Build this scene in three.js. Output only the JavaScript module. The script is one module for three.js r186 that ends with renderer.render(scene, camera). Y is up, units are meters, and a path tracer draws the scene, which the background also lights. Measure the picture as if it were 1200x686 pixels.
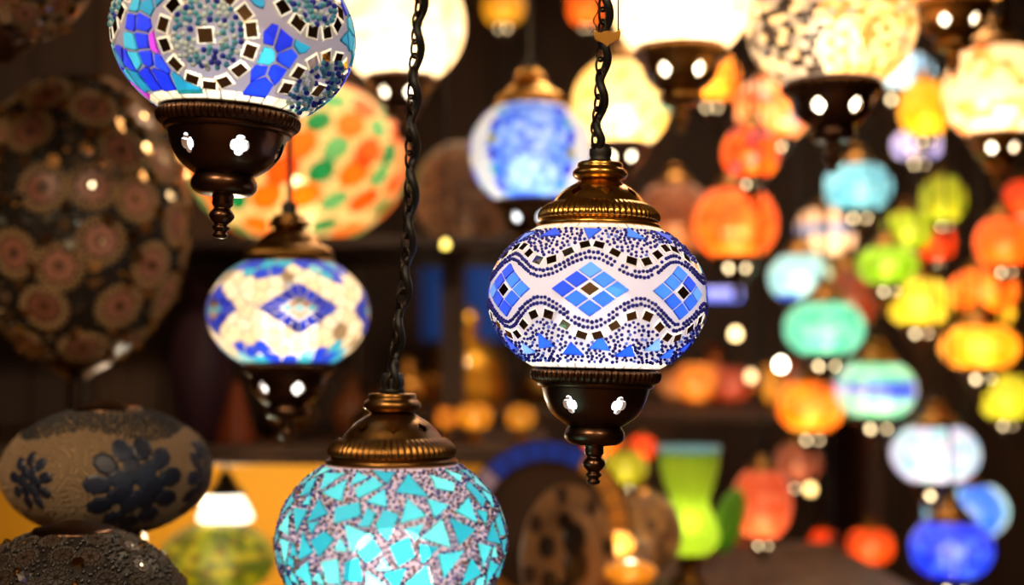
import * as THREE from 'three';
import { mergeGeometries, toCreasedNormals } from 'three/addons/utils/BufferGeometryUtils.js';
import { RoundedBoxGeometry } from 'three/addons/geometries/RoundedBoxGeometry.js';
import { RectAreaLightUniformsLib } from 'three/addons/lights/RectAreaLightUniformsLib.js';
import { Brush, Evaluator, SUBTRACTION } from 'three-bvh-csg';

// ---------------------------------------------------------------- camera, light, exposure
RectAreaLightUniformsLib.init();
const scene = new THREE.Scene();
const rad = THREE.MathUtils.degToRad;
const F = 600 / Math.tan(rad(20));                       // focal length in pixels of a 1200 x 686 frame
const EYE = new THREE.Vector3(0, 1.5, 0), PITCH = rad(3);
const camera = new THREE.PerspectiveCamera(2 * Math.atan(343 / F) * 180 / Math.PI, 1200 / 686, 0.05, 40);
camera.position.copy(EYE); camera.rotation.set(PITCH, 0, 0);
camera.focus = 1.0; camera.userData.fStop = 2.7;
const renderer = new THREE.WebGLRenderer({ antialias: true });
renderer.toneMapping = THREE.LinearToneMapping;
renderer.toneMappingExposure = 1.0;
renderer.shadowMap.enabled = true;
scene.background = new THREE.Color(0, 0, 0);
const CEIL = 2.9;
// unseen warm ceiling panels, added to light the brass, grout and far lamps
const panels = [[-0.75, 0.55, 0.6, 0.6, 1.3], [0.7, 0.9, 0.6, 0.6, 0.8], [0.45, -2.6, 0.6, 0.6, 0.55]];
for (const [x, z, w, h, I] of panels) {
  const L = new THREE.RectAreaLight(new THREE.Color(1, 0.74, 0.45), I * 24, w, h);
  L.position.set(x, CEIL - 0.07, z); L.lookAt(x, 0, z); scene.add(L);
}

// ---------------------------------------------------------------- helpers
function mulberry(a) { return () => { a |= 0; a = a + 0x6D2B79F5 | 0; let t = Math.imul(a ^ a >>> 15, 1 | a); t = t + Math.imul(t ^ t >>> 7, 61 | t) ^ t; return ((t ^ t >>> 14) >>> 0) / 4294967296; }; }
const cp = Math.cos(PITCH), sp = Math.sin(PITCH);
function at(px, py, d) {                                 // the point at depth d that stands at that place of the photograph
  const x = (px - 600) / F * d, y = (343 - py) / F * d, z = -d;
  return new THREE.Vector3(x, EYE.y + y * cp - z * sp, y * sp + z * cp);
}
const taken = {};
function numbered(n) { const k = taken[n] = (taken[n] ?? -1) + 1; return k ? `${n}_${String(k).padStart(3, '0')}` : n; }
function shade(o) { o.castShadow = true; o.receiveShadow = true; return o; }
function part(name, geo, mat, parent) { const m = shade(new THREE.Mesh(geo, mat)); m.name = name; parent.add(m); return m; }
function stuff(name, geo, mat, parent) { const m = part(name, geo, mat, parent); m.userData.kind = 'stuff'; return m; }
function thing(name, label, category, pos, group) {
  const g = new THREE.Group(); g.name = numbered(name); g.position.copy(pos);
  g.userData = { label, category }; if (group) g.userData.group = group;
  scene.add(g); return g;
}
function structure(name, geo, mat, pos) { const m = part(name, geo, mat, scene); if (pos) m.position.copy(pos); m.userData.kind = 'structure'; return m; }
const V2 = (x, y) => new THREE.Vector2(x, y);
function lathe(pts, seg = 32) { return new THREE.LatheGeometry(pts.map((p) => V2(p[0], p[1])), seg); }
function box(w, h, d, r = 0) { return r ? new RoundedBoxGeometry(w, h, d, 1, r) : new THREE.BoxGeometry(w, h, d); }

// ---------------------------------------------------------------- materials
const cache = {};
function glass(hex, o = {}) {                            // coloured glass piece: lets the light of the bulb through, scattered
  const k = 'g' + hex + JSON.stringify(o);
  return cache[k] ??= new THREE.MeshPhysicalMaterial({ color: hex, roughness: o.rough ?? 0.86, transmission: o.trans ?? 0.85, thickness: 0, ior: 1.5, side: THREE.DoubleSide });
}
function metal(hex, rough = 0.3) { return cache['m' + hex + rough] ??= new THREE.MeshStandardMaterial({ color: hex, metalness: 1, roughness: rough, side: THREE.DoubleSide }); }
function matte(hex, rough = 0.7) { return cache['d' + hex + rough] ??= new THREE.MeshStandardMaterial({ color: hex, metalness: 0, roughness: rough, side: THREE.DoubleSide }); }
function glow(rgb, I) { const k = 'e' + rgb + I; return cache[k] ??= new THREE.MeshStandardMaterial({ color: 0xffffff, emissive: new THREE.Color(...rgb), emissiveIntensity: I, roughness: 0.6 }); }
const M = {
  brass: metal(0xc9984a, 0.26), brassDark: metal(0x8a6232, 0.33), bronze: metal(0x5a4030, 0.3), iron: metal(0x3a3029, 0.42),
  mirror: metal(0xa39486, 0.06), mirrorWarm: metal(0xd9b98c, 0.08), mirrorPale: metal(0xd8d4c8, 0.12), cordBlack: matte(0x0c0b0b, 0.55),
};
function grainTexture(seed, dark, light, w = 128, h = 512) {
  const r = mulberry(seed), data = new Uint8Array(w * h * 4), ph = Array.from({ length: 12 }, () => [r() * 6.28, 2 + r() * 26, r() * 3]);
  for (let y = 0; y < h; y++) for (let x = 0; x < w; x++) {
    let t = 0; const u = x / w;
    for (const [p, f, b] of ph) t += Math.sin(6.283 * Math.round(f) * u + p + b * Math.sin(6.283 * y / h + p)) / 12;
    t = Math.min(1, Math.max(0, 0.5 + t * 1.3 + (r() - 0.5) * 0.18));
    for (let k = 0; k < 3; k++) data[(y * w + x) * 4 + k] = dark[k] + (light[k] - dark[k]) * t;
    data[(y * w + x) * 4 + 3] = 255;
  }
  const tx = new THREE.DataTexture(data, w, h); tx.colorSpace = THREE.SRGBColorSpace; tx.magFilter = THREE.LinearFilter;
  tx.wrapS = tx.wrapT = THREE.RepeatWrapping; tx.needsUpdate = true; return tx;
}
const woodMats = [[11, [52, 33, 22], [86, 57, 38]], [12, [44, 28, 20], [74, 48, 33]], [13, [60, 38, 24], [98, 64, 40]]].map(([s, a, b]) => new THREE.MeshStandardMaterial({ map: grainTexture(s, a, b), roughness: 0.62 }));
const plasterTex = grainTexture(21, [58, 44, 36], [72, 55, 44], 128, 128);

// ---------------------------------------------------------------- the room
{
  const wallM = new THREE.MeshStandardMaterial({ map: plasterTex, roughness: 0.9 });
  structure('floor', box(5.4, 0.1, 8.4), new THREE.MeshStandardMaterial({ map: grainTexture(31, [84, 60, 42], [112, 82, 58], 128, 128), roughness: 0.7 }), new THREE.Vector3(0, -0.05, -1.7));
  structure('ceiling', box(5.4, 0.1, 8.4), new THREE.MeshStandardMaterial({ map: grainTexture(32, [118, 96, 72], [134, 110, 84], 128, 128), roughness: 0.9 }), new THREE.Vector3(0, CEIL + 0.05, -1.7));
  structure('wall_right', box(0.1, CEIL, 8.2), wallM, new THREE.Vector3(2.6, CEIL / 2, -1.7));
  structure('wall_left', box(0.1, CEIL, 8.2), wallM, new THREE.Vector3(-2.6, CEIL / 2, -1.7));
  structure('wall_front', box(5.1, CEIL, 0.1), new THREE.MeshStandardMaterial({ color: 0xb79a78, roughness: 0.9 }), new THREE.Vector3(0, CEIL / 2, 2.35));
  // plank wall at the back
  const back = structure('wall_back', box(5.1, CEIL, 0.1), wallM, new THREE.Vector3(0, CEIL / 2, -4.75));
  const r = mulberry(5), pg = box(0.152, CEIL, 0.022, 0.004);
  for (let i = 0; i < 33; i++) { const m = part('plank', pg, woodMats[Math.floor(r() * 3)], back); m.position.set(-2.48 + i * 0.155, 0, 0.055 + r() * 0.006); }
  for (const [x, z, w, h, I] of panels) {  // housings for the added fill lights, all out of view
    const g = thing('added_ceiling_panel', z < -1 ? 'added square warm light panel above the far lamps, out of view' : x < 0 ? 'added square warm light panel behind the viewer toward the left wall' : 'added square warm light panel behind the viewer toward the right wall', 'ceiling light', new THREE.Vector3(x, CEIL, z));
    const f = part('frame', box(w + 0.06, 0.05, h + 0.06, 0.008), matte(0x2a2420), g); f.position.y = -0.025;
    const e = part('diffuser', box(w, 0.012, h), glow([1, 0.74, 0.45], I * 12), g); e.position.y = -0.054;
  }
}

// ---------------------------------------------------------------- lamp fittings (units: pixels of the large blue lamp, rim radius 71)
function ridgedRing(prof, n, depth, slant) {             // a band whose outline swells in n rounded ribs
  const seg = n * 6, pos = [], idx = [];
  for (let i = 0; i <= seg; i++) for (let j = 0; j < prof.length; j++) {
    const t = i / seg * Math.PI * 2 + slant * j / prof.length, edge = Math.sin(Math.PI * j / (prof.length - 1));
    const k = prof[j][0] + depth * edge * (Math.abs(Math.sin(n * t / 2)) - 0.5);
    pos.push(k * Math.sin(t), prof[j][1], k * Math.cos(t));
  }
  const m = prof.length;
  for (let i = 0; i < seg; i++) for (let j = 0; j < m - 1; j++) { const a = i * m + j, b = a + m; idx.push(a, b, a + 1, b, b + 1, a + 1); }
  const g = new THREE.BufferGeometry(); g.setAttribute('position', new THREE.Float32BufferAttribute(pos, 3)); g.setIndex(idx); g.computeVertexNormals(); return g;
}
function rounded(pts, seg) { const c = new THREE.SplineCurve(pts.map((p) => V2(...p))); return c.getPoints(seg).map((p) => [Math.max(0, p.x), p.y]); }
function closed(outer, wall) { return [...outer, ...outer.slice().reverse().map(([x, y]) => [Math.max(0.5, x - wall), y]), outer[0]]; }
const evaluator = new Evaluator(); evaluator.useGroups = false; evaluator.attributes = ['position', 'normal'];
function pierce(geo, n, y, r, shape, depth, turn) {
  let a = new Brush(geo); a.updateMatrixWorld();
  const e = new THREE.ExtrudeGeometry(shape, { depth, bevelEnabled: false, curveSegments: 5 });
  for (let i = 0; i < n; i++) {
    const b = new Brush(e); const t = turn + i / n * Math.PI * 2;
    b.position.set(Math.sin(t) * r, y, Math.cos(t) * r); b.rotation.y = t; b.updateMatrixWorld();
    a = evaluator.evaluate(a, b, SUBTRACTION);
  }
  const P = a.geometry.toNonIndexed().attributes.position.array, box3 = new THREE.Box3().setFromBufferAttribute(geo.attributes.position).expandByScalar(0.3), lim = box3.max.x, keep = [];
  for (let i = 0; i < P.length; i += 9) { let ok = true; for (let k = 0; k < 9; k += 3) if (Math.hypot(P[i + k], P[i + k + 2]) > lim || P[i + k + 1] > box3.max.y || P[i + k + 1] < box3.min.y) ok = false; if (ok) for (let k = 0; k < 9; k++) keep.push(P[i + k]); }
  const g = new THREE.BufferGeometry(); g.setAttribute('position', new THREE.Float32BufferAttribute(keep, 3)); return toCreasedNormals(g, 0.6);
}
const quatrefoil = new THREE.Shape(); { const n = 5.4, q = 6.2, w = 11.8; quatrefoil.moveTo(n, n); quatrefoil.bezierCurveTo(q, w, -q, w, -n, n); quatrefoil.bezierCurveTo(-w, q, -w, -q, -n, -n); quatrefoil.bezierCurveTo(-q, -w, q, -w, n, -n); quatrefoil.bezierCurveTo(w, -q, w, q, n, n); }
const lozenge = new THREE.Shape(); lozenge.moveTo(0, 6); lozenge.lineTo(7, 0); lozenge.lineTo(0, -6); lozenge.lineTo(-7, 0); lozenge.closePath();
function solidLathe(outer, wall, seg) {
  const g = lathe(closed(outer, wall), seg); g.deleteAttribute('uv'); return g;
}
const bowlOuter = rounded([[63, -22], [61, -30], [57, -43], [49, -55], [39, -63], [31, -68]], 12);
const domeOuter = rounded([[23, 57], [31, 52], [40, 46.5], [48, 39.5], [54, 31], [57, 28]], 10);
function buildFittings(fine) {
  const seg = fine ? 72 : 28;
  return {
    bowl: pierce(solidLathe(bowlOuter, 3, seg), 6, -42, 40, quatrefoil, 40, -0.6),
    dome: pierce(solidLathe(domeOuter, 2.5, seg), 8, 41.3, 29, lozenge, 40, 0.113),
    cupRing: ridgedRing(rounded([[66, -1], [73.5, -4], [74.5, -10], [72, -16], [66, -19]], 8), fine ? 62 : 30, 3.2, 0.05),
    cupLip: lathe([...rounded([[60, 3], [70, 2], [71, -1], [67, -3]], 6), [67, -18], [68, -20], [66, -23], [62, -24]], seg),
    foot: lathe(rounded([[29, -66], [32, -70], [34.5, -75], [34.5, -81], [31, -86], [25, -89], [12, -90], [0.01, -90]], 24), seg),
    finial: lathe(rounded([[12, -89], [11, -93], [11, -99], [8.5, -103], [12, -107], [13.3, -112], [10, -117], [7, -120], [9.2, -122.5], [9, -125], [6, -128], [8, -130.5], [6.5, -134], [0.01, -135.5]], 48), fine ? 28 : 16),
    capBase: lathe([...rounded([[62, -3], [70, -1], [72.5, 2], [72, 5.5], [68, 8], [66, 10]], 10), [60, 9], [0.01, 9]], seg),
    capRing: ridgedRing(rounded([[66, 8], [70, 12], [69, 18], [64, 25], [57, 30]], 8), fine ? 62 : 30, 3.4, -0.09),
    collar: lathe(rounded([[20, 55], [23, 57], [29, 60], [32, 64], [31, 68.5], [27, 72], [26.5, 76], [24, 78.5], [12, 79], [0.01, 79]], 30), seg),
    socket: lathe([[0.01, 78], [13, 78], [13.5, 82], [11.5, 84], [13, 87], [13, 94], [11, 96], [12, 99], [8, 101], [0.01, 101]], 24),
    bulb: lathe(rounded([[0.01, -60], [30, -58], [43, -48], [49, -34], [49, -15], [46, 20], [46, 52], [38, 82], [20, 94], [0.01, 97]], 28), 24),
  };
}
const fineFit = buildFittings(true), roughFit = buildFittings(false);
const linkGeo = (() => { const g = new THREE.TorusGeometry(1, 0.2, 8, 20); g.scale(0.62, 1, 1); return g; })();

// ---------------------------------------------------------------- mosaic on a globe. Surface coordinates: turn t (radians), height v (pixels of that lamp)
class Globe {
  constructor(hw, hh, s, k = 0.826) { this.a = hw; this.hh = hh; this.b = hh / k; this.s = s; this.polys = []; this.raw = []; }
  cosf(v) { const q = Math.max(-0.999, Math.min(0.999, v / this.b)); return Math.sqrt(1 - q * q); }
  pos(t, v, h = 0) {
    const f = Math.asin(Math.max(-0.999, Math.min(0.999, v / this.b))), c = Math.cos(f), q = Math.sin(f);
    const n = new THREE.Vector3(c * Math.sin(t) / this.a, q / this.b, c * Math.cos(t) / this.a).normalize();
    return new THREE.Vector3(this.a * c * Math.sin(t), this.b * q, this.a * c * Math.cos(t)).addScaledVector(n, h).multiplyScalar(this.s);
  }
  off(t, v, dx, dy) {                                    // a step of dx, dy pixels along the surface
    const c = this.cosf(v), q = v / this.b, dv = dy * this.b * c / Math.hypot(this.a * q, this.b * c), v2 = Math.max(-this.hh, Math.min(this.hh, v + dv));
    return [t + dx / (this.a * Math.max(0.3, this.cosf(v + dv / 2))), v2];
  }
  shell(seg = 64, rows = 28) {
    const p = []; for (let i = 0; i <= rows; i++) { const v = -this.hh + 2 * this.hh * i / rows; p.push([this.a * this.cosf(v) * this.s, v * this.s]); }
    return lathe(p, seg);
  }
}
function groutGeo(G, nt, nv) {                             // the grout: a fine net over the globe, left open under each piece of glass
  const pos = [], idx = [], nrm = [], open = new Uint8Array(nt * nv), W = Math.PI * 2 / nt, H = 2 * G.hh / nv;
  for (const q of G.raw) {
    const ts = q.map((p) => p[0]), vs = q.map((p) => p[1]), c = centre(q), k = q.map((p) => [c[0] + (p[0] - c[0]) * 0.93, c[1] + (p[1] - c[1]) * 0.93]);
    for (let i = Math.floor((Math.min(...ts) + Math.PI) / W); i <= (Math.max(...ts) + Math.PI) / W; i++) for (let j = Math.max(0, Math.floor((Math.min(...vs) + G.hh) / H)); j < nv && j <= (Math.max(...vs) + G.hh) / H; j++)
      if (inPoly(k, -Math.PI + (i + 0.5) * W, -G.hh + (j + 0.5) * H)) open[((i % nt) + nt) % nt * nv + j] = 1;
  }
  for (let i = 0; i <= nt; i++) for (let j = 0; j <= nv; j++) {
    const t = -Math.PI + i * W, v = -G.hh + j * H, p = G.pos(t, v), n = G.pos(t, v, 1).sub(p).normalize(); pos.push(p.x, p.y, p.z); nrm.push(n.x, n.y, n.z);
    if (i < nt && j < nv && !open[i * nv + j]) { const a = i * (nv + 1) + j, b = a + nv + 1; idx.push(a, b, a + 1, b, b + 1, a + 1); }
  }
  const g = new THREE.BufferGeometry(); g.setAttribute('position', new THREE.Float32BufferAttribute(pos, 3)); g.setAttribute('normal', new THREE.Float32BufferAttribute(nrm, 3)); g.setIndex(idx); return g;
}
function area2(p) { let A = 0; for (let i = 0; i < p.length; i++) { const q = p[(i + 1) % p.length]; A += p[i][0] * q[1] - q[0] * p[i][1]; } return A; }
function centre(p) { let x = 0, y = 0; for (const q of p) { x += q[0]; y += q[1]; } return [x / p.length, y / p.length]; }
function tileArrays(G, pts, h, ins, out, outTop) {       // a chipped piece of glass: sides up from the globe, bevel, flat top
  if (area2(pts) < 0) pts = pts.slice().reverse();
  const c = centre(pts), to = (p, k) => [c[0] + (p[0] - c[0]) * k, c[1] + (p[1] - c[1]) * k], n = pts.length;
  const r0 = pts.map((p) => G.pos(...p, -0.4)), r1 = pts.map((p) => G.pos(...to(p, 0.975), h * 0.6)), r2 = pts.map((p) => G.pos(...to(p, ins), h)), top = G.pos(...c, h);
  const tri = (o, a, b, d) => o.push(a.x, a.y, a.z, b.x, b.y, b.z, d.x, d.y, d.z);
  for (let i = 0; i < n; i++) {
    const j = (i + 1) % n;
    tri(out, r0[i], r0[j], r1[j]); tri(out, r0[i], r1[j], r1[i]);
    tri(out, r1[i], r1[j], r2[j]); tri(out, r1[i], r2[j], r2[i]);
    if (n === 4) { if (i === 0) { tri(outTop, r2[0], r2[1], r2[2]); tri(outTop, r2[0], r2[2], r2[3]); } } else if (n === 3) { if (i === 0) tri(outTop, r2[0], r2[1], r2[2]); } else tri(outTop, r2[i], r2[j], top);
  }
}
function geoOf(arr) { const g = new THREE.BufferGeometry(); g.setAttribute('position', new THREE.Float32BufferAttribute(arr, 3)); g.computeVertexNormals(); return g; }
function tile(G, pts, h = 2, ins = 0.86) { const a = []; tileArrays(G, pts, h, ins, a, a); return geoOf(a); }
function framedTile(G, pts, h = 2, ins = 0.72) {         // material 0: clear glass edge, material 1: silvered face
  const a = [], b = []; tileArrays(G, pts, h, ins, a, b); const g = geoOf([...a, ...b]); g.addGroup(0, a.length / 3, 0); g.addGroup(a.length / 3, b.length / 3, 1); return g;
}
function tilesMerged(G, list, h = 1.6, ins = 0.9) { const a = []; for (const p of list) tileArrays(G, p, h, ins, a, a); return geoOf(a); }
const ico = (() => { const g = new THREE.IcosahedronGeometry(1, 1), p = g.attributes.position.array; return Float32Array.from(p); })();
const ico0 = Float32Array.from(new THREE.IcosahedronGeometry(1, 0).attributes.position.array);
function beadGeo(G, list, fine = true) {                 // list of [t, v, r]
  const base = fine ? ico : ico0, P = new Float32Array(list.length * base.length), N = new Float32Array(P.length); let o = 0;
  for (const [t, v, r] of list) {
    const c = G.pos(t, v, r * 0.45), q = r * G.s;
    for (let i = 0; i < base.length; i += 3) { P[o + i] = c.x + base[i] * q; P[o + i + 1] = c.y + base[i + 1] * q; P[o + i + 2] = c.z + base[i + 2] * q; N[o + i] = base[i]; N[o + i + 1] = base[i + 1]; N[o + i + 2] = base[i + 2]; }
    o += base.length;
  }
  const g = new THREE.BufferGeometry(); g.setAttribute('position', new THREE.BufferAttribute(P, 3)); g.setAttribute('normal', new THREE.BufferAttribute(N, 3)); return g;
}
function inPoly(p, x, y) { let c = false; for (let i = 0, j = p.length - 1; i < p.length; j = i++) if ((p[i][1] > y) !== (p[j][1] > y) && x < (p[j][0] - p[i][0]) * (y - p[i][1]) / (p[j][1] - p[i][1]) + p[i][0]) c = !c; return c; }
const wrap = (t) => { t = (t + Math.PI) % (2 * Math.PI); if (t < 0) t += 2 * Math.PI; return t - Math.PI; };
function scatter(G, gap, tries, rng, ok) {               // points at least gap pixels apart on the globe
  const out = [], cell = {}, key = (i, j) => i * 10007 + j;
  for (let n = 0; n < tries; n++) {
    const t = (rng() * 2 - 1) * Math.PI, v = (rng() * 2 - 1) * G.hh * 0.97;
    if (rng() > G.cosf(v) || !ok(t, v)) continue;
    const p = G.pos(t, v).divideScalar(G.s), i = Math.floor(t * 12), j = Math.floor(v / 6); let bad = false;
    const reach = Math.ceil(gap / 6), ri = Math.ceil(gap / (G.a * G.cosf(v)) * 12);
    for (let a = -ri; a <= ri && !bad; a++) for (let b = -reach; b <= reach && !bad; b++) for (const q of cell[key(i + a, j + b)] ?? []) if (q.distanceToSquared(p) < gap * gap) { bad = true; break; }
    if (bad) continue;
    (cell[key(i, j)] ??= []).push(p); out.push([t, v]);
  }
  return out;
}
function clip(poly, nx, ny, d) {                         // keep where nx*x + ny*y <= d
  const out = [];
  for (let i = 0; i < poly.length; i++) {
    const a = poly[i], b = poly[(i + 1) % poly.length], da = nx * a[0] + ny * a[1] - d, db = nx * b[0] + ny * b[1] - d;
    if (da <= 0) out.push(a);
    if ((da < 0 && db > 0) || (da > 0 && db < 0)) { const k = da / (da - db); out.push([a[0] + (b[0] - a[0]) * k, a[1] + (b[1] - a[1]) * k]); }
  }
  return out;
}
function shards(G, seeds, grout, reach) {                // Voronoi cells round the seeds, in pixels about each seed, turned back to t, v
  return seeds.map(([t, v], i) => {
    const cx = G.a * G.cosf(v); let poly = [[-reach, -reach], [reach, -reach], [reach, reach], [-reach, reach]];
    for (let j = 0; j < seeds.length; j++) {
      if (j === i) continue;
      const dx = wrap(seeds[j][0] - t) * cx, dy = (seeds[j][1] - v) * Math.hypot(G.a * v / G.b, G.b * G.cosf(v)) / (G.b * G.cosf(v));
      const l = Math.hypot(dx, dy); if (l > reach * 2.6) continue;
      poly = clip(poly, dx / l, dy / l, l / 2 - grout / 2); if (poly.length < 3) break;
    }
    return poly.length < 3 ? null : { t, v, poly, pts: poly.map(([x, y]) => G.off(t, v, x, y)) };
  }).filter(Boolean);
}
function tidy(poly, min) { const out = []; for (const p of poly) if (!out.length || Math.hypot(p[0] - out[out.length - 1][0], p[1] - out[out.length - 1][1]) > min) out.push(p); while (out.length > 3 && Math.hypot(out[0][0] - out[out.length - 1][0], out[0][1] - out[out.length - 1][1]) < min) out.pop(); return out; }
function blocked(polys, t, v) { for (const p of polys) { const dt = wrap(t - p.t); if (Math.abs(dt) < p.w && Math.abs(v - p.v) < p.h && inPoly(p.pts, p.t + dt, v)) return true; } return false; }
function note(G, pts, grow = 1.12) { G.raw.push(pts); const c = centre(pts), q = pts.map((p) => [c[0] + (p[0] - c[0]) * grow, c[1] + (p[1] - c[1]) * grow]); G.polys.push({ t: c[0], v: c[1], pts: q, w: Math.max(...q.map((p) => Math.abs(p[0] - c[0]))), h: Math.max(...q.map((p) => Math.abs(p[1] - c[1]))) }); }

// ---------------------------------------------------------------- a hanging lamp
const WARM = [1, 0.84, 0.58], WHITE = [1, 0.95, 0.86], COOL = [0.92, 0.97, 1];
function cordTo(g, from, r, mat, end = CEIL + 0.01) {                       // straight cord from a point of the lamp up to the ceiling
  const top = end - g.position.y, c = part('cord', new THREE.CylinderGeometry(r, r, top - from, 8), mat, g); c.position.y = (top + from) / 2; return c;
}
function lamp(o) {
  const s = o.d / F, G = new Globe(o.hw, o.hh, s, o.k), pos = at(o.px, o.py, o.d);
  const g = thing(o.name ?? 'mosaic_lamp', o.label, 'lamp', pos, o.group);
  g.rotation.z = rad(o.lean ?? 0); g.updateMatrixWorld();
  const rim = o.hw * G.cosf(o.hh), hs = rim / 71 * s, fit = o.fine ? fineFit : roughFit, ctx = { g, G, s, o, rng: mulberry(o.seed ?? Math.round(o.px * 7 + o.py * 13)) };
  const lit = (o.L ?? 1) > 0;
  if (!o.grout) part('globe', G.shell(o.fine ? 72 : 40, o.fine ? 28 : 16), o.shell ?? glass(0xf2e8e4, { rough: 0.5, trans: 0.9 }), g);
  const yB = -o.hh * s, yT = o.hh * s, color = o.light ?? WARM;
  const put = (name, geo, mat, y, parent = g) => { const m = part(name, geo, mat, parent); if (parent === g) { m.scale.setScalar(hs); m.position.y = y; } return m; };
  if (lit) {
    const up = o.cup === false ? 62 * hs : 0; put('bulb', fit.bulb, glow(o.bulbColor ?? color, o.glow ?? 4), yB + up);
    const P = new THREE.PointLight(new THREE.Color(...color), (o.L ?? 1) * 9 * (o.hw * s) ** 2, 0, 2);
    P.position.set(0, o.cup === false ? 0 : yB + 50 * hs, 0); P.shadow.radius = 20 * hs / 0.02; P.castShadow = true; g.add(P);
  }
  if (o.cup !== false) {
    const m = o.cupMat ?? M.bronze, b = put('cup', fit.bowl, m, yB);
    put('ridged_ring', fit.cupRing, m, yB, b); put('lip', fit.cupLip, m, yB, b);
    put('foot', fit.foot, m, yB); put('finial', fit.finial, m, yB);
  }
  if (o.cap !== false) {
    const m = o.capMat ?? M.brassDark, b = put('cap', fit.dome, m, yT);
    put('rim', fit.capBase, m, yT, b); put('ridged_ring', fit.capRing, m, yT, b); put('collar', fit.collar, m, yT, b);
    put('socket', fit.socket, M.cordBlack, yT);
    if (!o.chain) cordTo(g, yT + 100 * hs, 0.0028, M.cordBlack);
  }
  o.pattern?.(ctx);
  if (o.grout) part('globe', groutGeo(G, 420, 130), o.grout, g);
  return ctx;
}
function chain(ctx, pts, linkPx, cordPx, individually) { // pts: places of the photograph, from the socket upwards; then on to the ceiling
  const { g, o, s } = ctx, w = pts.map(([x, y]) => at(x, y, o.d)), last = w[w.length - 1], prev = w[w.length - 2];
  const k = (CEIL + 0.005 - last.y) / (last.y - prev.y); w.push(last.clone().add(last.clone().sub(prev).multiplyScalar(k)));
  const curve = new THREE.CatmullRomCurve3(w.map((p) => g.worldToLocal(p.clone()))), len = curve.getLength(), n = Math.round(len / (linkPx * 1.55 * s)), rng = mulberry(31);
  const geos = [];
  for (let i = 0; i < n; i++) {
    const p = curve.getPointAt((i + 0.5) / n), t = curve.getTangentAt((i + 0.5) / n);
    const m = new THREE.Mesh(linkGeo, M.iron); m.position.copy(p).add(new THREE.Vector3(-cordPx * 0.9 * s, 0, 0));
    m.quaternion.setFromUnitVectors(new THREE.Vector3(0, 1, 0), t).multiply(new THREE.Quaternion().setFromAxisAngle(new THREE.Vector3(0, 1, 0), (i % 2) * Math.PI / 2 + 0.5 + rng() * 0.5));
    m.scale.setScalar(linkPx * s);
    if (individually) { m.name = 'chain_link'; shade(m); g.add(m); } else { m.updateMatrix(); geos.push(linkGeo.clone().applyMatrix4(m.matrix)); }
  }
  if (geos.length) part('chain', mergeGeometries(geos), M.iron, g);
  const wave = []; for (let i = 0; i <= n * 2; i++) { const u = i / (n * 2), p = curve.getPointAt(u), q = i && i < n * 2 ? cordPx * s * 1.3 : 0; wave.push(p.add(new THREE.Vector3(Math.cos(i * 0.9) * q * 0.55, 0, Math.sin(i * 0.9) * q))); }
  part('cord', new THREE.TubeGeometry(new THREE.CatmullRomCurve3(wave), n * 6, cordPx * s, 8), M.cordBlack, g);
}

function hanger(ctx, py) {                               // small brass bracket on the chain, with a wire and a ribbed strand going up from its ends
  const { g, o, s } = ctx, sh = new THREE.Shape(); sh.moveTo(0, -12); sh.quadraticCurveTo(5, -6, 13, -3); sh.quadraticCurveTo(16, 2, 14, 8); sh.quadraticCurveTo(10, 3, 5, 5); sh.quadraticCurveTo(0, 8, -5, 5); sh.quadraticCurveTo(-10, 2, -14, 7); sh.quadraticCurveTo(-17, 2, -13, -4); sh.quadraticCurveTo(-5, -7, 0, -12);
  const m = part('chain_hook', new THREE.ExtrudeGeometry(sh, { depth: 3, bevelEnabled: true, bevelSize: 0.6, bevelThickness: 0.6, bevelSegments: 2 }), M.brass, g); m.scale.setScalar(s); m.position.copy(g.worldToLocal(at(711, py, o.d).add(new THREE.Vector3(0, 0, 7 * s))));
  const strand = (name, x, r, mat, ribs) => { const a = g.worldToLocal(at(x, py - 4, o.d).add(new THREE.Vector3(0, 0, 8 * s))), w = at(x, py - 4, o.d).add(new THREE.Vector3(0, 0, 8 * s)), b = g.worldToLocal(new THREE.Vector3(w.x, CEIL + 0.005, w.z)), pts = []; const n = ribs ? 500 : 8; for (let i = 0; i <= n; i++) { const p = a.clone().lerp(b, i / n); if (ribs) p.add(new THREE.Vector3(Math.cos(i * 0.8) * 3 * s, 0, Math.sin(i * 0.8) * 3 * s)); pts.push(p); } part(name, new THREE.TubeGeometry(new THREE.CatmullRomCurve3(pts), ribs ? 1500 : 8, r * s, 6), mat, g); };
  strand('spring_strand', 698, 1, M.brassDark, true); strand('wire', 724, 1.1, M.iron, false);
}

// ---------------------------------------------------------------- patterns
function rims(c, top, bottom, n, mat, w = 6) {           // narrow pieces round both edges of the globe
  const { G, g } = c; const d = Math.PI * 2 / n;
  for (const [on, v0, v1] of [[top, G.hh - w, G.hh - 0.5], [bottom, -G.hh + 0.5, -G.hh + w]]) {
    if (!on) continue;
    const q = [[-d * 0.46, v0], [d * 0.46, v0], [d * 0.46, v1], [-d * 0.46, v1]], geo = tile(G, q, 1.6, 0.9);
    for (let i = 0; i < n; i++) { part('rim_piece', geo, mat, g).rotation.y = i * d; G.raw.push(q.map(([t, v]) => [t + i * d, v])); }
  }
}
function quadAt(G, t, v, hw, hh, turn = 0, rng, jit = 0) {
  const c = Math.cos(turn), q = Math.sin(turn), j = () => rng ? (rng() - 0.5) * jit : 0;
  return [[-hw, -hh], [hw, -hh], [hw, hh], [-hw, hh]].map(([x, y]) => { x += j(); y += j(); return G.off(t, v, x * c - y * q, x * q + y * c); });
}
const BLUES = [0x2a66e6, 0x3f86f2, 0x1c4fe0, 0x5fa0f6];
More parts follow.
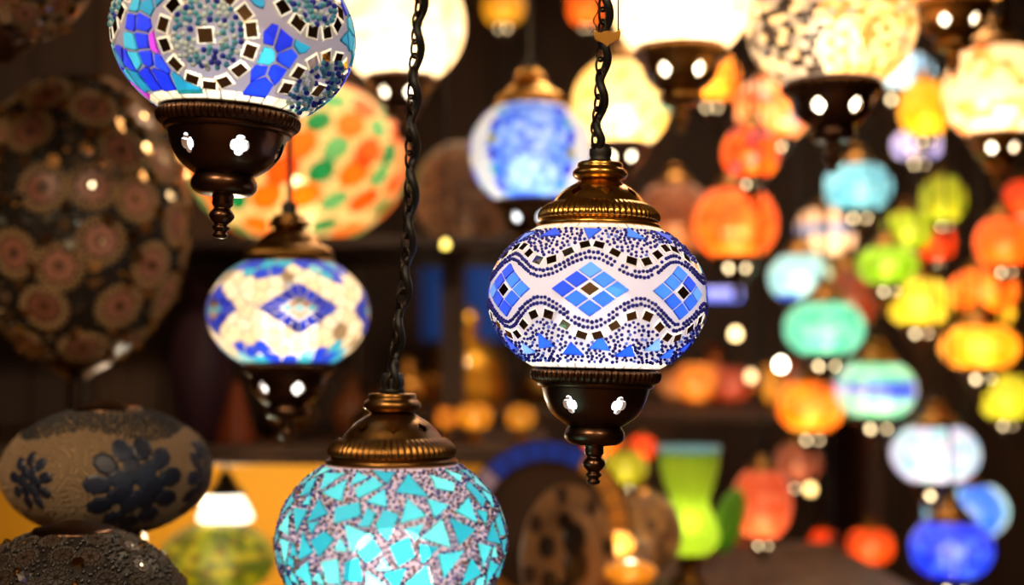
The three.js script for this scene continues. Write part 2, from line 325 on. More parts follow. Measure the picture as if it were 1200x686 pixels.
function blueWave(c) {
  const { G, g, rng } = c, N = 7, p = Math.PI * 2 / N, t0 = c.o.turn, w = (t) => Math.cos(2 * Math.PI * t / p);
  const edge = glass(0xfff6e2, { rough: 0.8, trans: 0.9 });
  const each = (name, geo, mat) => { for (let k = 0; k < N; k++) part(name, geo, typeof mat === 'function' ? mat(k) : mat, g).rotation.y = t0 + k * p; };
  const hold = (pts, grow) => { for (let k = 0; k < N; k++) note(G, pts.map(([t, v]) => [t + t0 + k * p, v]), grow); };
  // diamonds of nine tiles
  const hw = 0.352, hh = 31, cy = 4, ex = [hw / 3, hh / 3], ey = [hw / 3, -hh / 3], m = 0.45;
  for (let i = -1; i <= 1; i++) for (let j = -1; j <= 1; j++) {
    const P = (a, b) => [a * ex[0] + b * ey[0], cy + a * ex[1] + b * ey[1]];
    const q = [P(i - m, j - m), P(i - m, j + m), P(i + m, j + m), P(i + m, j - m)]; hold(q);
    if (i || j) each('diamond_tile', tile(G, q, 2, 0.93), () => glass(BLUES[Math.floor(rng() * 3.4)]));
    else each('mirror_tile', framedTile(G, q, 2, 0.8), [edge, M.mirror]);
  }
  // wavy rows of mirror squares
  for (const [base, amp, n] of [[44, 10, 6], [-34, -12, 6]]) for (let i = 0; i < n; i++) {
    const t = (i + 0.5) / n * p - p / 2, v = base + amp * w(t), dv = -amp * 2 * Math.PI / p * Math.sin(2 * Math.PI * t / p), a = Math.atan(dv / (G.a * G.cosf(v)));
    const q = quadAt(G, t, v, 7.2, 6, a, rng, 1.2); hold(q, 1.3);
    each('mirror_tile', framedTile(G, q, 2.2, 0.78), (k) => [edge, [M.mirror, M.mirror, M.mirrorWarm, M.mirrorPale][Math.floor(rng() * 4)]]);
  }
  // triangles
  const tri = (t, v, r, turn) => [0, 1, 2].map((k) => { const a = turn + k * 2.094 + (rng() - 0.5) * 0.5, q = r * (0.85 + rng() * 0.3); return G.off(t, v, Math.cos(a) * q * 1.15, Math.sin(a) * q); });
  const one = (pts, mat) => { note(G, pts, 1.15); part('triangle_tile', tile(G, pts, 2, 0.9), mat, g); };
  for (let k = 0; k < 12; k++) one(tri(t0 - 0.02 + k * Math.PI / 6, 66 + rng() * 3, 13.5, k % 2 ? 1.57 : -1.57), glass(BLUES[k % 3]));
  for (let k = 0; k < 20; k++) one(tri(t0 + 0.1 + k * Math.PI / 10, -55 - (k % 2) * 8, 13.5, 1.57), glass([0x2a66e6, 0x1c4fe0, 0x7fb2f8][k % 3]));
  rims(c, true, true, 44, glass(0xfff3da, { rough: 0.8 }), 6);
  // seed beads: double rows along the waves, then scattered ones
  const beads = [], pale = [];
  for (const f of [(t) => 28.3 + 10.3 * w(t), (t) => 34.6 + 10.3 * w(t), (t) => -18 - 13 * w(t), (t) => -24.3 - 13 * w(t)]) {
    let t = -Math.PI; while (t < Math.PI) { const v = f(t); if (rng() > 0.05) beads.push([t + t0, v + (rng() - 0.5) * 1.2, 2.0 + rng() * 0.5]); t += 4.9 / Math.hypot(G.a * G.cosf(v), (f(t + 0.01) - v) / 0.01); }
  }
  const free = (t, v) => !blocked(G.polys, t, v) && Math.abs(v) < G.hh - 7 && (v > 50.5 + 10 * w(t - t0) || v < -41 - 12 * w(t - t0));
  for (const [t, v] of scatter(G, 4.6, 60000, rng, free)) (rng() < 0.9 ? beads : pale).push([t, v, 1.7 + rng() * 0.6]);
  stuff('seed_beads', beadGeo(G, beads), glass(0x1420b4, { rough: 0.8, trans: 0.5 }), g);
  stuff('seed_beads', beadGeo(G, pale), glass(0x8fb4ff, { rough: 0.8, trans: 0.6 }), g);
}
function medallions(c) {
  const { G, g, rng } = c, edge = glass(0xffeec8, { rough: 0.8, trans: 0.9 }), sets = [[], [], [], []];
  const seats = c.o.seats, ring = [];
  for (const [t, v] of seats) {
    const q = quadAt(G, t, v, 10, 9.5, 0.08); note(G, q, 1.3); part('mirror_tile', framedTile(G, q, 2.4, 0.8), [edge, M.mirror], g);
    const n = 14;
    for (let i = 0; i < n; i++) {
      const a = i / n * Math.PI * 2 + 0.2 + (rng() - 0.5) * 0.06, P = G.off(t, v, Math.cos(a) * 49, Math.sin(a) * 49);
      if (Math.abs(P[1]) > G.hh - 13) continue;
      const k = quadAt(G, P[0], P[1], 9.4 + rng(), 8 + rng(), a + Math.PI / 2 + (rng() - 0.5) * 0.3, rng, 1.6);
      G.raw.push(k); part('mirror_tile', framedTile(G, k, 2.6, 0.72), [edge, [M.mirror, M.mirror, M.mirrorWarm][Math.floor(rng() * 3)]], g);
    }
  }
  const dist = (t, v, S) => G.pos(t, v).distanceTo(G.pos(...S)) / G.s, near = (t, v) => Math.min(...seats.map((S) => dist(t, v, S)));
  for (const [t, v] of scatter(G, 5.7, 60000, rng, (t, v) => near(t, v) < 39 && !blocked(G.polys, t, v))) sets[Math.floor(rng() * 4)].push([t, v, 3.1 + rng() * 0.7]);
  [glass(0x1a3fd0, { trans: 0.5 }), glass(0x6fd0e0, { trans: 0.5 }), glass(0xe8fafa, { trans: 0.4 }), glass(0x54b4dc, { trans: 0.5 })].forEach((m, i) => stuff('seed_beads', beadGeo(G, sets[i]), m, g));
  const seeds = scatter(G, 17.5, 40000, rng, (t, v) => Math.abs(v) < G.hh - 16), cells = shards(G, seeds, 2.4, 18), teal = [0x2496b0, 0x3cb0c0, 0x1c86a4], cobalt = [0x1b38e2, 0x2149ee, 0x152cc8], extra = [];
  for (const q of cells) {
    if (near(q.t, q.v) < 57) continue;
    const k = tidy(q.pts.map((p) => { const S = seats.reduce((a, b) => dist(...p, a) < dist(...p, b) ? a : b), r = dist(...p, S); return r > 60 ? p : [S[0] + wrap(p[0] - S[0]) * 61 / r, S[1] + (p[1] - S[1]) * 61 / r]; }), 0.02); if (k.length < 3 || near(...centre(k)) < 61 || k.some((p, i) => { const q = k[(i + 1) % k.length], m = [(p[0] + q[0]) / 2, (p[1] + q[1]) / 2]; return near(...m) < 50 || Math.abs(p[0] - q[0]) > 0.8; })) continue; G.raw.push(k);
    part('glass_shard', tile(G, k, 2.6, 0.9), glass(rng() < 0.02 ? 0xd63fd0 : rng() < 0.46 ? teal[Math.floor(rng() * 3)] : cobalt[Math.floor(rng() * 3)]), g);
  }
  for (const [t, v] of extra) {                          // small chips close to the medallions
    const R = Math.min(9, near(t, v) - 55), q = [0, 1, 2, 3].map((k) => { const a = k * 1.57 + rng() * 0.8, l = R + rng() * 2; return G.off(t, v, Math.cos(a) * l, Math.sin(a) * l); });
    G.raw.push(q); part('glass_shard', tile(G, q, 2.4, 0.88), glass(rng() < 0.6 ? 0x35bcd0 : 0x1b38e2), g);
  }
  rims(c, true, true, 34, glass(0xffe9b8, { rough: 0.75 }), 8);
}
function apart(P, Q) {                                   // whether some line parts the two convex outlines
  for (const [A, B] of [[P, Q], [Q, P]]) for (let i = 0; i < A.length; i++) {
    const p = A[i], q = A[(i + 1) % A.length], nx = q[1] - p[1], ny = p[0] - q[0];
    if (Math.min(...B.map((r) => (r[0] - p[0]) * nx + (r[1] - p[1]) * ny)) > 0) return true;
  }
  return false;
}
function tealTriangles(c) {
  const { G, g, rng } = c, cols = [0x2aa6b4, 0x46bcc4, 0x1f98aa, 0x62cccc], done = [];
  for (let n = 0; n < 26000; n++) {
    const R = 19.5 - 10 * n / 26000, t = (rng() * 2 - 1) * Math.PI, v = (rng() * 2 - 1) * (G.hh - 5), a0 = rng() * 6.28, k4 = rng() < 0.22;
    if (rng() > G.cosf(v)) continue;
    const an = k4 ? [0.5, 2.64, 3.9, 5.5] : [0, 2.094, 4.189], flat = an.map((a) => [a0 + a + (rng() - 0.5) * 0.45, R * (0.85 + rng() * 0.3) * (k4 ? 0.9 : 1)]);
    const mk = (f) => flat.map(([a, r]) => G.off(t, v, Math.cos(a) * r * f, Math.sin(a) * r * f)), big = mk(1.06).map(([x, y]) => [x * 100, y]);
    if (Math.max(...big.map((p) => Math.abs(p[1]))) > G.hh - 1) continue;
    let ok = true; for (const D of done) { const dt = wrap(t - D.t); if (Math.abs(dt) > 0.7 || Math.abs(v - D.v) > 50) continue; const sh = (D.t + dt - t) * 100; if (!apart(big.map(([x, y]) => [x + sh, y]), D.big)) { ok = false; break; } }
    if (!ok) continue;
    const pts = mk(1); if (area2(big) < 0) big.reverse(); done.push({ t, v, big }); note(G, pts, 1.08);
    part('glass_triangle', tile(G, pts, 2.4, 0.9), glass(cols[Math.floor(rng() * 4)], { rough: 0.66 }), g);
  }
  const sets = [[], [], [], [], []];
  for (const [t, v] of scatter(G, 4.4, 90000, rng, (t, v) => !blocked(G.polys, t, v))) sets[Math.floor(rng() * 5)].push([t, v, 1.9 + rng() * 0.5]);
  [0x3a44c0, 0xb9c2ec, 0x8a7fb0, 0x97756a, 0x2a2f78].forEach((h, i) => stuff('seed_beads', beadGeo(G, sets[i]), glass(h, { rough: 0.8, trans: 0.55 }), g));
}
function whiteDiamonds(c) {                              // blue lozenges on a white ground, shards above and below
  const { G, g, rng } = c, N = 5, p = Math.PI * 2 / N, t0 = c.o.turn, w = (t) => Math.abs(Math.sin(Math.PI * t / p));
  const H = 29, W = 0.50, cells = [];
  for (let k = 0; k < N; k++) {
    const T = t0 + k * p, P = (x, y) => [T + x * W, y * H + 2];
    const corner = [[0, 1], [1, 0], [0, -1], [-1, 0]];
    for (let e = 0; e < 4; e++) for (let i = 0; i < 4; i++) {
      const [A, B] = [corner[e], corner[(e + 1) % 4]], at2 = (u, f) => P((A[0] + (B[0] - A[0]) * u) * f, (A[1] + (B[1] - A[1]) * u) * f);
      const q = [at2(i / 4 + 0.01, 1), at2((i + 1) / 4 - 0.01, 1), at2((i + 1) / 4 - 0.01, 0.48), at2(i / 4 + 0.01, 0.48)]; note(G, q, 1.1);
      part('lozenge_tile', tile(G, q, 2, 0.94), glass([0x1430d0, 0x1a3cdc, 0x1028b8][(i + e) % 3]), g);
    }
    for (let i = -1; i <= 1; i++) for (let j = -1; j <= 1; j++) {
      const f = 0.145, cx = (i + j) * f, cy = (i - j) * f, r = f * 0.9, q = [P(cx, cy + r), P(cx + r, cy), P(cx, cy - r), P(cx - r, cy)]; note(G, q, 1.1);
      part('centre_tile', tile(G, q, 2, 0.9), glass([0x3cb4d8, 0xb08a68, 0x8a5a40, 0xa8a098, 0x4a3c38][Math.abs(i * 2 + j * 3 + 5) % 5]), g);
    }
  }
  const seeds = scatter(G, 13, 20000, rng, () => true), band = (t) => 30 + 22 * (1 - w(t - t0));
  const white = [[], []];
  for (const q of shards(G, seeds, 1.6, 12)) {
    const m = band(q.t), k = tidy(q.pts, 0.01); if (k.length < 3 || blocked(G.polys, q.t, q.v)) continue;
    const u = Math.abs(q.v) - m;
    if (u > 4) part('glass_shard', tile(G, k, 1.8, 0.9), glass(rng() < 0.45 ? 0x2348ea : rng() < 0.7 ? 0x3cb8e6 : 0x8fd8ee), g);
    else if (Math.abs(u + 8) < 3) part('mirror_shard', tile(G, k, 1.8, 0.9), rng() < 0.3 ? glass(0x9a8468) : glass(0xffefd2), g);
    else white[rng() < 0.75 ? 0 : 1].push(k);
  }
  stuff('white_mosaic', tilesMerged(G, white[0], 1.3), glass(0xfff3df), g); stuff('white_mosaic', tilesMerged(G, white[1], 1.3), glass(0xf0e0c4), g);
}
function ovals(c) {                                      // orange and green ovals on cream
  const { G, g, rng } = c, seeds = [];
  const rows = 7; for (let r = 0; r < rows; r++) { const v = -G.hh + (r + 0.5) * 2 * G.hh / rows, n = Math.max(8, Math.round(20 * G.cosf(v))); for (let i = 0; i < n; i++) seeds.push([(i + (r % 2) * 0.5) / n * Math.PI * 2 + (rng() - 0.5) * 0.05, v + (rng() - 0.5) * 4, (i + r * 2) % 4]); }
  for (const [t, v, k] of seeds) {
    const col = k === 0 ? 0xff6c08 : k === 1 ? 0x12a070 : k === 2 ? 0xff8a14 : 0x6cd0a4, R = k % 2 ? 16 : 20, turn = 0.6, pts = [];
    for (let i = 0; i < 8; i++) { const a = i / 8 * 6.283, x = Math.cos(a) * R * 1.15, y = Math.sin(a) * R * 0.8; pts.push(G.off(t, v, x * Math.cos(turn) - y * Math.sin(turn), x * Math.sin(turn) + y * Math.cos(turn))); }
    note(G, pts, 1.05); part('oval_piece', tile(G, pts, 2, 0.88), glass(col), g);
  }
  const cells = shards(G, scatter(G, 12, 20000, rng, (t, v) => !blocked(G.polys, t, v)), 1.5, 9).map((q) => tidy(q.pts, 0.01)).filter((k) => k.length > 2);
  stuff('cream_mosaic', tilesMerged(G, cells, 1.0), glass(0xfff0c8), g);
}
function grid(rows, cols, palette, pick, opt = {}) {     // small mosaic, too fine to tell piece from piece: one part for each colour
  return (c) => {
    const { G, g, rng } = c, sets = palette.map(() => []), h0 = G.hh * 0.985;
    for (let r = 0; r < rows; r++) {
      const v0 = -h0 + 2 * h0 * r / rows, v1 = -h0 + 2 * h0 * (r + 1) / rows, dv = (v1 - v0) * 0.025, d = Math.PI * 2 / cols;
      for (let i = 0; i < cols; i++) {
        const t = (i + (r % 2) * (opt.stagger ?? 0.5)) * d, k = pick(r, i, rng, rows, cols); if (k === null || k === undefined) continue;
        sets[k].push([[t + d * 0.02, v0 + dv], [t + d * 0.98, v0 + dv], [t + d * 0.98, v1 - dv], [t + d * 0.02, v1 - dv]]);
      }
    }
    sets.forEach((l, k) => { if (l.length) stuff(opt.name ?? 'mosaic', tilesMerged(G, l, opt.h ?? 1.2), typeof palette[k] === 'number' ? glass(palette[k], { rough: opt.rough ?? 0.84 }) : palette[k], g); });
  };
}
const mixed = (...w) => (r, i, rng) => { let q = rng() * w.reduce((a, b) => a + b); for (let k = 0; k < w.length; k++) if ((q -= w[k]) < 0) return k; return 0; };
// ---------------------------------------------------------------- the four large lamps in front
const main = lamp({ px: 700, py: 350, hw: 127, hh: 81, d: 1.03, fine: true, lean: -1.4, L: 0.5, light: COOL, glow: 3, capMat: M.brass, chain: true, turn: -0.125, pattern: blueWave,
  grout: glass(0xe2d8dc, { rough: 0.88, trans: 0.45 }), label: 'blue mosaic lamp with nine-tile diamonds between wavy rows of mirror squares' });
chain(main, [[702, 172], [703, 140], [706, 110], [709, 60], [711, 20], [713, -40]], 9.5, 5, true);
hanger(main, 45);
lamp({ px: 275, py: 44, hw: 139, hh: 88, d: 0.98, fine: true, lean: -3.5, L: 0.5, light: COOL, glow: 3, capMat: M.brass, seed: 5,
  seats: [[-0.02, -29], [0.86, 36], [1.24, -62], [-1.15, 30], [2.15, 20], [-2.1, -30], [3.1, -10]], pattern: medallions, grout: glass(0xa89ca4, { rough: 0.86, trans: 0.42 }),
  label: 'mosaic lamp with round bead medallions ringed by mirror squares among cobalt and turquoise shards' });
const teal = lamp({ px: 459, py: 634, hw: 134, hh: 89, d: 0.93, fine: true, L: 0.72, light: WHITE, glow: 13, chain: true, seed: 9, pattern: tealTriangles,
  grout: glass(0x9a8690, { rough: 0.93, trans: 0.6 }), label: 'turquoise lamp covered in loose glass triangles with tiny beads between' });
chain(teal, [[463, 455], [465, 430], [468, 390], [476, 340], [483, 250], [487, 110], [495, 0], [499, -60]], 10.5, 4.8, true);
lamp({ px: 338, py: 367, hw: 93, hh: 57, d: 1.45, fine: true, L: 0.5, light: WHITE, glow: 3, turn: 0.29, pattern: whiteDiamonds, shell: glass(0xfff2dc, { rough: 0.4, trans: 0.9 }),
  label: 'white mosaic lamp with bold blue outlined lozenges round its middle' });
// ---------------------------------------------------------------- shelves, counter, tables
function boardThing(name, label, category, x0, x1, y, z0, z1, th, planks) {   // a top made of long boards, with a front rail
  const g = thing(name, label, category, new THREE.Vector3((x0 + x1) / 2, y - th, (z0 + z1) / 2)), w = x1 - x0, d = z0 - z1, r = mulberry(Math.round(x0 * 91 + y * 57));
  const pg = box(w, th, d / planks - 0.003, 0.003);
  for (let i = 0; i < planks; i++) { const m = part('board', pg, woodMats[Math.floor(r() * 3)], g); m.position.set(0, th / 2, d / 2 - (i + 0.5) * d / planks); }
  return { g, w, d };
}
{
  const U = boardThing('display_counter', 'dark wooden display counter with a yellow niche under its top', 'counter', -1.5, 0.06, 1.385, -2.0, -2.6, 0.025, 4);
  const w = U.w, yl = matte(0xf2a414, 0.75);
  part('niche_back', box(w, 0.7, 0.02), yl, U.g).position.set(0, -0.36, -0.28);
  part('niche_floor', box(w, 0.02, 0.6), woodMats[1], U.g).position.set(0, -0.72, 0);
  part('side_panel', box(0.025, 1.36, 0.6), woodMats[1], U.g).position.set(w / 2 - 0.0125, -0.68, 0);
  part('side_panel', box(0.025, 1.36, 0.6), woodMats[1], U.g).position.set(-w / 2 + 0.0125, -0.68, 0);
  const S = boardThing('display_shelf', 'long wooden shelf carrying the orange and green globe lamp', 'shelf', -1.5, 0.1, 1.70, -2.15, -2.6, 0.018, 3);
  const pg = box(0.118, 1.46, 0.018, 0.003), r = mulberry(8);
  for (let i = 0; i < 10; i++) part('back_plank', pg, woodMats[Math.floor(r() * 3)], S.g).position.set(-0.735 + i * 0.121, 0.436, -0.236);
  for (const x of [-0.78, 0.6]) part('upright', box(0.03, 0.295, 0.3), woodMats[0], S.g).position.set(x, -0.148, -0.06);
  const T = boardThing('low_table', 'dark low wooden table carrying plates and green lamps', 'table', 0.07, 0.62, 1.16, -1.62, -2.75, 0.03, 5);
  for (const [x, z] of [[-0.24, 0.52], [0.24, 0.52], [-0.24, -0.52], [0.24, -0.52]]) part('leg', box(0.05, 1.13, 0.05, 0.004), woodMats[1], T.g).position.set(x, -0.565, z);
  const R = boardThing('back_shelf', 'long wooden back shelf crowded with brass wares', 'shelf', -0.5, 0.85, 1.40, -3.2, -3.8, 0.025, 4);
  for (const x of [-0.65, 0, 0.65]) part('upright', box(0.03, 1.375, 0.56), woodMats[1], R.g).position.set(x, -0.6875, 0);
  const cl = thing('wall_hanging', 'plain bright blue cloth hanging above the back shelf', 'cloth', at(545, 375, 4.2));
  const cg = new THREE.PlaneGeometry(0.26, 0.3, 24, 1), cpz = cg.attributes.position; for (let i = 0; i < cpz.count; i++) cpz.setZ(i, 0.012 * Math.sin(cpz.getX(i) * 60)); cg.computeVertexNormals();
  part('cloth', cg, matte(0x2a6cff, 0.8), cl).position.y = 0.09; const rod = part('rod', new THREE.CylinderGeometry(0.008, 0.008, 0.32, 10), M.iron, cl); rod.rotation.z = Math.PI / 2; rod.position.y = 0.24;
  for (const x of [-0.13, 0.13]) { const h = CEIL - cl.position.y - 0.24; part('hanging_cord', new THREE.CylinderGeometry(0.002, 0.002, h, 6), M.cordBlack, cl).position.set(x, 0.24 + h / 2, 0); }
}

// ---------------------------------------------------------------- unlit globes on the left
function flowerGlobe(c) {
  const { G, g, rng, o } = c, seats = scatter(G, o.gap ?? 52, 20000, rng, (t, v) => Math.abs(v) < G.hh * 0.97), R = (o.gap ?? 52) * 0.42, ring = [], dark = [], chips = [];
  const tiltChips = (k) => { for (const [t, v] of scatter(G, 17, 4000, rng, (t, v) => near(t, v) > R * 1.15)) { if (rng() > k) continue; const a = rng() * 6.283, q = 0.2 + rng() * 0.45, n = 6, arr = [], P = []; for (let i = 0; i < n; i++) { const b = i / n * 6.283, x = Math.cos(b) * 7.5, y = Math.sin(b) * 7.5; P.push(G.pos(...G.off(t, v, x, y), 4.5 + Math.tan(q) * (x * Math.cos(a) + y * Math.sin(a)))); } const c0 = G.pos(t, v, 4.5), lo = P.map((p, i) => { const b = i / n * 6.283; return G.pos(...G.off(t, v, Math.cos(b) * 7.5, Math.sin(b) * 7.5), -1); }); for (let i = 0; i < n; i++) { const j = (i + 1) % n; for (const p of [P[i], P[j], c0, lo[i], lo[j], P[j], lo[i], P[j], P[i]]) arr.push(p.x, p.y, p.z); } part('mirror_chip', geoOf(arr), rng() < 0.6 ? M.mirrorWarm : M.mirrorPale, g); } };
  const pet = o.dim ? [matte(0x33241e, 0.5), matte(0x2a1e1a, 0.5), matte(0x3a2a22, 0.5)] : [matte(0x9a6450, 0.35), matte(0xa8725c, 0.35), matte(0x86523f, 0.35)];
  for (const [t, v] of seats) {
    const d = []; for (let i = 0; i < 6; i++) d.push(G.off(t, v, Math.cos(i * 1.047) * R * 0.2, Math.sin(i * 1.047) * R * 0.2));
    part('flower_heart', tile(G, d, 2.4, 0.8), rng() < 0.5 ? M.mirrorPale : M.mirrorWarm, g);
    const m = pet[Math.floor(rng() * 3)];
    for (let i = 0; i < 8; i++) { const a = i * 0.785, q = [[R * 0.26, a - 0.3], [R * 0.76, a - 0.36], [R * 0.84, a], [R * 0.76, a + 0.36], [R * 0.26, a + 0.3]].map(([l, b]) => G.off(t, v, Math.cos(b) * l, Math.sin(b) * l)); part('petal_tile', tile(G, q, 2, 0.85), m, g); }
    for (let i = 0; i < 20; i++) { const a = i * 0.314; ring.push([...G.off(t, v, Math.cos(a) * R, Math.sin(a) * R), R * 0.14], [...G.off(t, v, Math.cos(a + 0.157) * R * 1.2, Math.sin(a + 0.157) * R * 1.2), R * 0.12]); }
  }
  const near = (t, v) => Math.min(...seats.map((S) => G.pos(t, v).distanceTo(G.pos(...S)) / G.s));
  tiltChips(o.chips ?? 0.8);
  for (const [t, v] of scatter(G, 6, 30000, rng, (t, v) => near(t, v) > R * 1.38)) rng() < 0.05 ? chips.push([t, v, 4 + rng() * 2]) : dark.push([t, v, 2.6]);
  stuff('ring_beads', beadGeo(G, ring, false), matte(o.dim ? 0x3c3026 : 0xa8855a, 0.45), g); stuff('dark_beads', beadGeo(G, dark, false), matte(0x1e1713, 0.25), g); const facets = beadGeo(G, chips, false); facets.computeVertexNormals(); stuff('mirror_chips', facets, M.mirrorWarm, g);
}
function endCaps(c) {
  const { g, G, s } = c, e = G.a * G.cosf(G.hh) * s;
  for (const k of [1, -1]) { const m = part('end_cap', lathe([[e * 1.08, -0.002], [e * 1.05, 0.008], [e * 0.6, 0.016], [e * 0.3, 0.026], [0.0005, 0.028]], 24), M.bronze, g); m.position.y = k * G.hh * s; if (k < 0) m.rotation.x = Math.PI; else m.scale.y = 0.35; }
}
function hung(c) { endCaps(c); cordTo(c.g, c.G.hh * c.s + 0.02, 0.003, M.iron); }
function onStand(c) {                                    // floor stand: pole and round foot
  endCaps(c); const { g, G, s } = c, y0 = -g.position.y, y1 = -G.hh * s - 0.02;
  part('pole', new THREE.CylinderGeometry(0.011, 0.013, y1 - y0 - 0.02, 16), M.iron, g).position.y = (y0 + y1 + 0.02) / 2;
  part('foot', lathe([[0.0005, 0], [0.07, 0], [0.07, 0.012], [0.03, 0.026], [0.013, 0.05]], 32), M.iron, g).position.y = y0;
}
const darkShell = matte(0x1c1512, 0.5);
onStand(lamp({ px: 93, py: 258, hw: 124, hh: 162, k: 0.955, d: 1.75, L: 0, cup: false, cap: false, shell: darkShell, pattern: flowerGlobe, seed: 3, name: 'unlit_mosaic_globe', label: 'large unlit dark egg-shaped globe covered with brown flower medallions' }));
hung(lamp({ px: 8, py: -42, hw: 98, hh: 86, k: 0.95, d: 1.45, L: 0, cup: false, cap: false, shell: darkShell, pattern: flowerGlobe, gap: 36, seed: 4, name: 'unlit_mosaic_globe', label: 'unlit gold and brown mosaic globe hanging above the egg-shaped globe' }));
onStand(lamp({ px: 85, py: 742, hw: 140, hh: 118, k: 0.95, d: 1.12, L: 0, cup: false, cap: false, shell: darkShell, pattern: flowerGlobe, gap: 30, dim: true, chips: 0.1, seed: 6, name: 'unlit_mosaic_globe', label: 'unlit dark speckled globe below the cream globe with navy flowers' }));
function navyFlowers(c) {
  const { G, g, rng } = c, navy = [matte(0x141a2e, 0.5), matte(0x1b2238, 0.5)], beads = [], dark = [];
  for (const [t, v, R, n] of [[0.54, -10, 58, 7], [-0.5, -4, 33, 6], [1.5, -8, 48, 7], [2.6, -6, 34, 6], [-1.9, -8, 48, 7], [-2.9, -6, 30, 6]]) {
    for (const [r0, k, off] of [[R * 0.32, n, 0], [R * 0.72, n * 2 - 3, 0.2]]) for (let i = 0; i < k; i++) {
      const a = i / k * 6.283 + off, P = G.off(t, v, Math.cos(a) * r0, Math.sin(a) * r0), q = []; for (let e = 0; e < 8; e++) { const b = e * 0.785, x = Math.cos(b) * R * 0.28, y = Math.sin(b) * R * 0.2; q.push(G.off(...P, x * Math.cos(a) - y * Math.sin(a), x * Math.sin(a) + y * Math.cos(a))); }
      note(G, q, 1.05); part('petal_tile', tile(G, q, 3, 0.7), navy[i % 2], g);
    }
  }
  for (const [t, v] of scatter(G, 3.3, 90000, rng, (t, v) => !blocked(G.polys, t, v))) (v > 44 + 6 * Math.cos(4 * t) || v < -58 ? dark : beads).push([t, v, 1.9]);
  stuff('cream_beads', beadGeo(G, beads, false), matte(0x8e765c, 0.6), g); stuff('dark_beads', beadGeo(G, dark, false), matte(0x1c1a20, 0.35), g);
}
onStand(lamp({ px: 126, py: 552, hw: 118, hh: 71, k: 0.95, d: 1.3, L: 0, cup: false, cap: false, shell: matte(0x8a7050, 0.8), pattern: navyFlowers, name: 'unlit_mosaic_globe', label: 'unlit flattened cream globe with large navy flowers' }));

// ---------------------------------------------------------------- lamps behind the front ones
const CREAM = [0xfff0cc, 0xffe6b0, 0xfff8e6];
lamp({ px: 350, py: 190, hw: 126, hh: 94, k: 0.965, d: 2.32, L: 0.42, cup: false, cap: false, light: WARM, glow: 4, pattern: ovals, name: 'globe_lamp', shell: glass(0xfff0cc, { rough: 0.4, trans: 0.9 }), label: 'big cream globe lamp with orange and green ovals on the wooden shelf' });
const speck = lamp({ px: 546, py: 228, hw: 60, hh: 60, k: 0.96, d: 2.36, L: 0.05, cup: false, cap: false, glow: 1, name: 'globe_lamp', pattern: grid(16, 40, [0x8a6444, 0xa97d52, 0x6a4a3a, 0xc09a70], mixed(3, 3, 2, 1)), label: 'dim brown speckled globe on the shelf behind the front chain' });
lamp({ px: 470, py: 28, hw: 74, hh: 62, k: 0.84, d: 2.05, L: 1.5, light: WARM, glow: 9, pattern: grid(9, 26, CREAM, mixed(3, 2, 2)), label: 'glaring plain cream lamp behind the chain of the turquoise lamp' });
function bluePanels(c) {
  const { G, g, rng } = c, t0 = 0.0, p = Math.PI * 2 / 3;
  for (let k = 0; k < 3; k++) for (const e of [-1, 1]) for (let r = 0; r < 6; r++) {
    const v = -G.hh * 0.8 + r * G.hh * 0.32, q = quadAt(G, t0 + k * p + e * 0.68, v, 5.5, 6, 0.78); note(G, q, 1.1);
    part('lozenge_tile', tile(G, q, 2, 0.9), glass([0x1a2fe0, 0x58c6d8, 0x1a2fe0, 0xe8c95a][(r + (e > 0)) % 4]), g);
  }
  const sets = [[], [], [], []];
  for (const q of shards(G, scatter(G, 6.5, 40000, rng, (t, v) => !blocked(G.polys, t, v)), 0.8, 7)) { const k = tidy(q.pts, 0.005); if (k.length < 3) continue; const u = Math.abs(wrap((q.t - t0) * 3) / 3); sets[u > 0.76 ? 3 : rng() < 0.4 ? 0 : rng() < 0.6 ? 1 : 2].push(k); }
  [0x4f84ee, 0x90bcf8, 0xc8defa, 0xfff0d4].forEach((h, i) => stuff('mosaic', tilesMerged(G, sets[i], 1), glass(h), g));
}
lamp({ px: 622, py: 180, hw: 71, hh: 54, d: 1.9, fine: true, L: 0.5, light: COOL, glow: 4, shell: glass(0xdfe8f8, { rough: 0.5, trans: 0.9 }), capMat: M.brass, pattern: bluePanels, label: 'pale blue mottled lamp with cream side panels edged in blue lozenges' });
lamp({ px: 797, py: -8, hw: 84, hh: 66, k: 0.78, d: 1.72, L: 1.5, light: WARM, glow: 9, capMat: M.brass, cupMat: M.brassDark, pattern: grid(9, 28, [...CREAM, 0x8a4a30], (r, i, q) => q() < 0.02 ? 3 : Math.floor(q() * 3)), label: 'glaring cream lamp with tiny red leaf marks and a brass cup' });
lamp({ px: 728, py: 122, hw: 56, hh: 46, d: 2.25, L: 1.05, light: WARM, glow: 12, pattern: grid(9, 26, [0xfff2b8, 0xffe27a, 0x6aa89a, 0x8a8a88], (r, i, q, R, C) => Math.abs(i - 4) < 2 && r > 2 && q() < 0.7 ? (q() < 0.5 ? 2 : 3) : q() < 0.6 ? 0 : 1), label: 'pale yellow lamp with a grey-green patch behind the brass-cupped cream lamp' });
lamp({ px: 974, py: 30, hw: 98, hh: 68, d: 1.62, L: 0.55, light: WARM, glow: 12, cupMat: M.bronze, pattern: grid(17, 54, [0xf4cf86, 0xffe8b4, 0xd79a48, M.mirror, 0xb9ae9e], (r, i, q, R, C) => { const u = (i / C + 0.5) % 1 - 0.5; return u < -0.07 ? (q() < 0.5 ? 3 : q() < 0.6 ? 4 : 1) : q() < 0.1 ? 4 : Math.floor(q() * 3); }), label: 'golden beaded lamp with dark mirror bits on one side' });
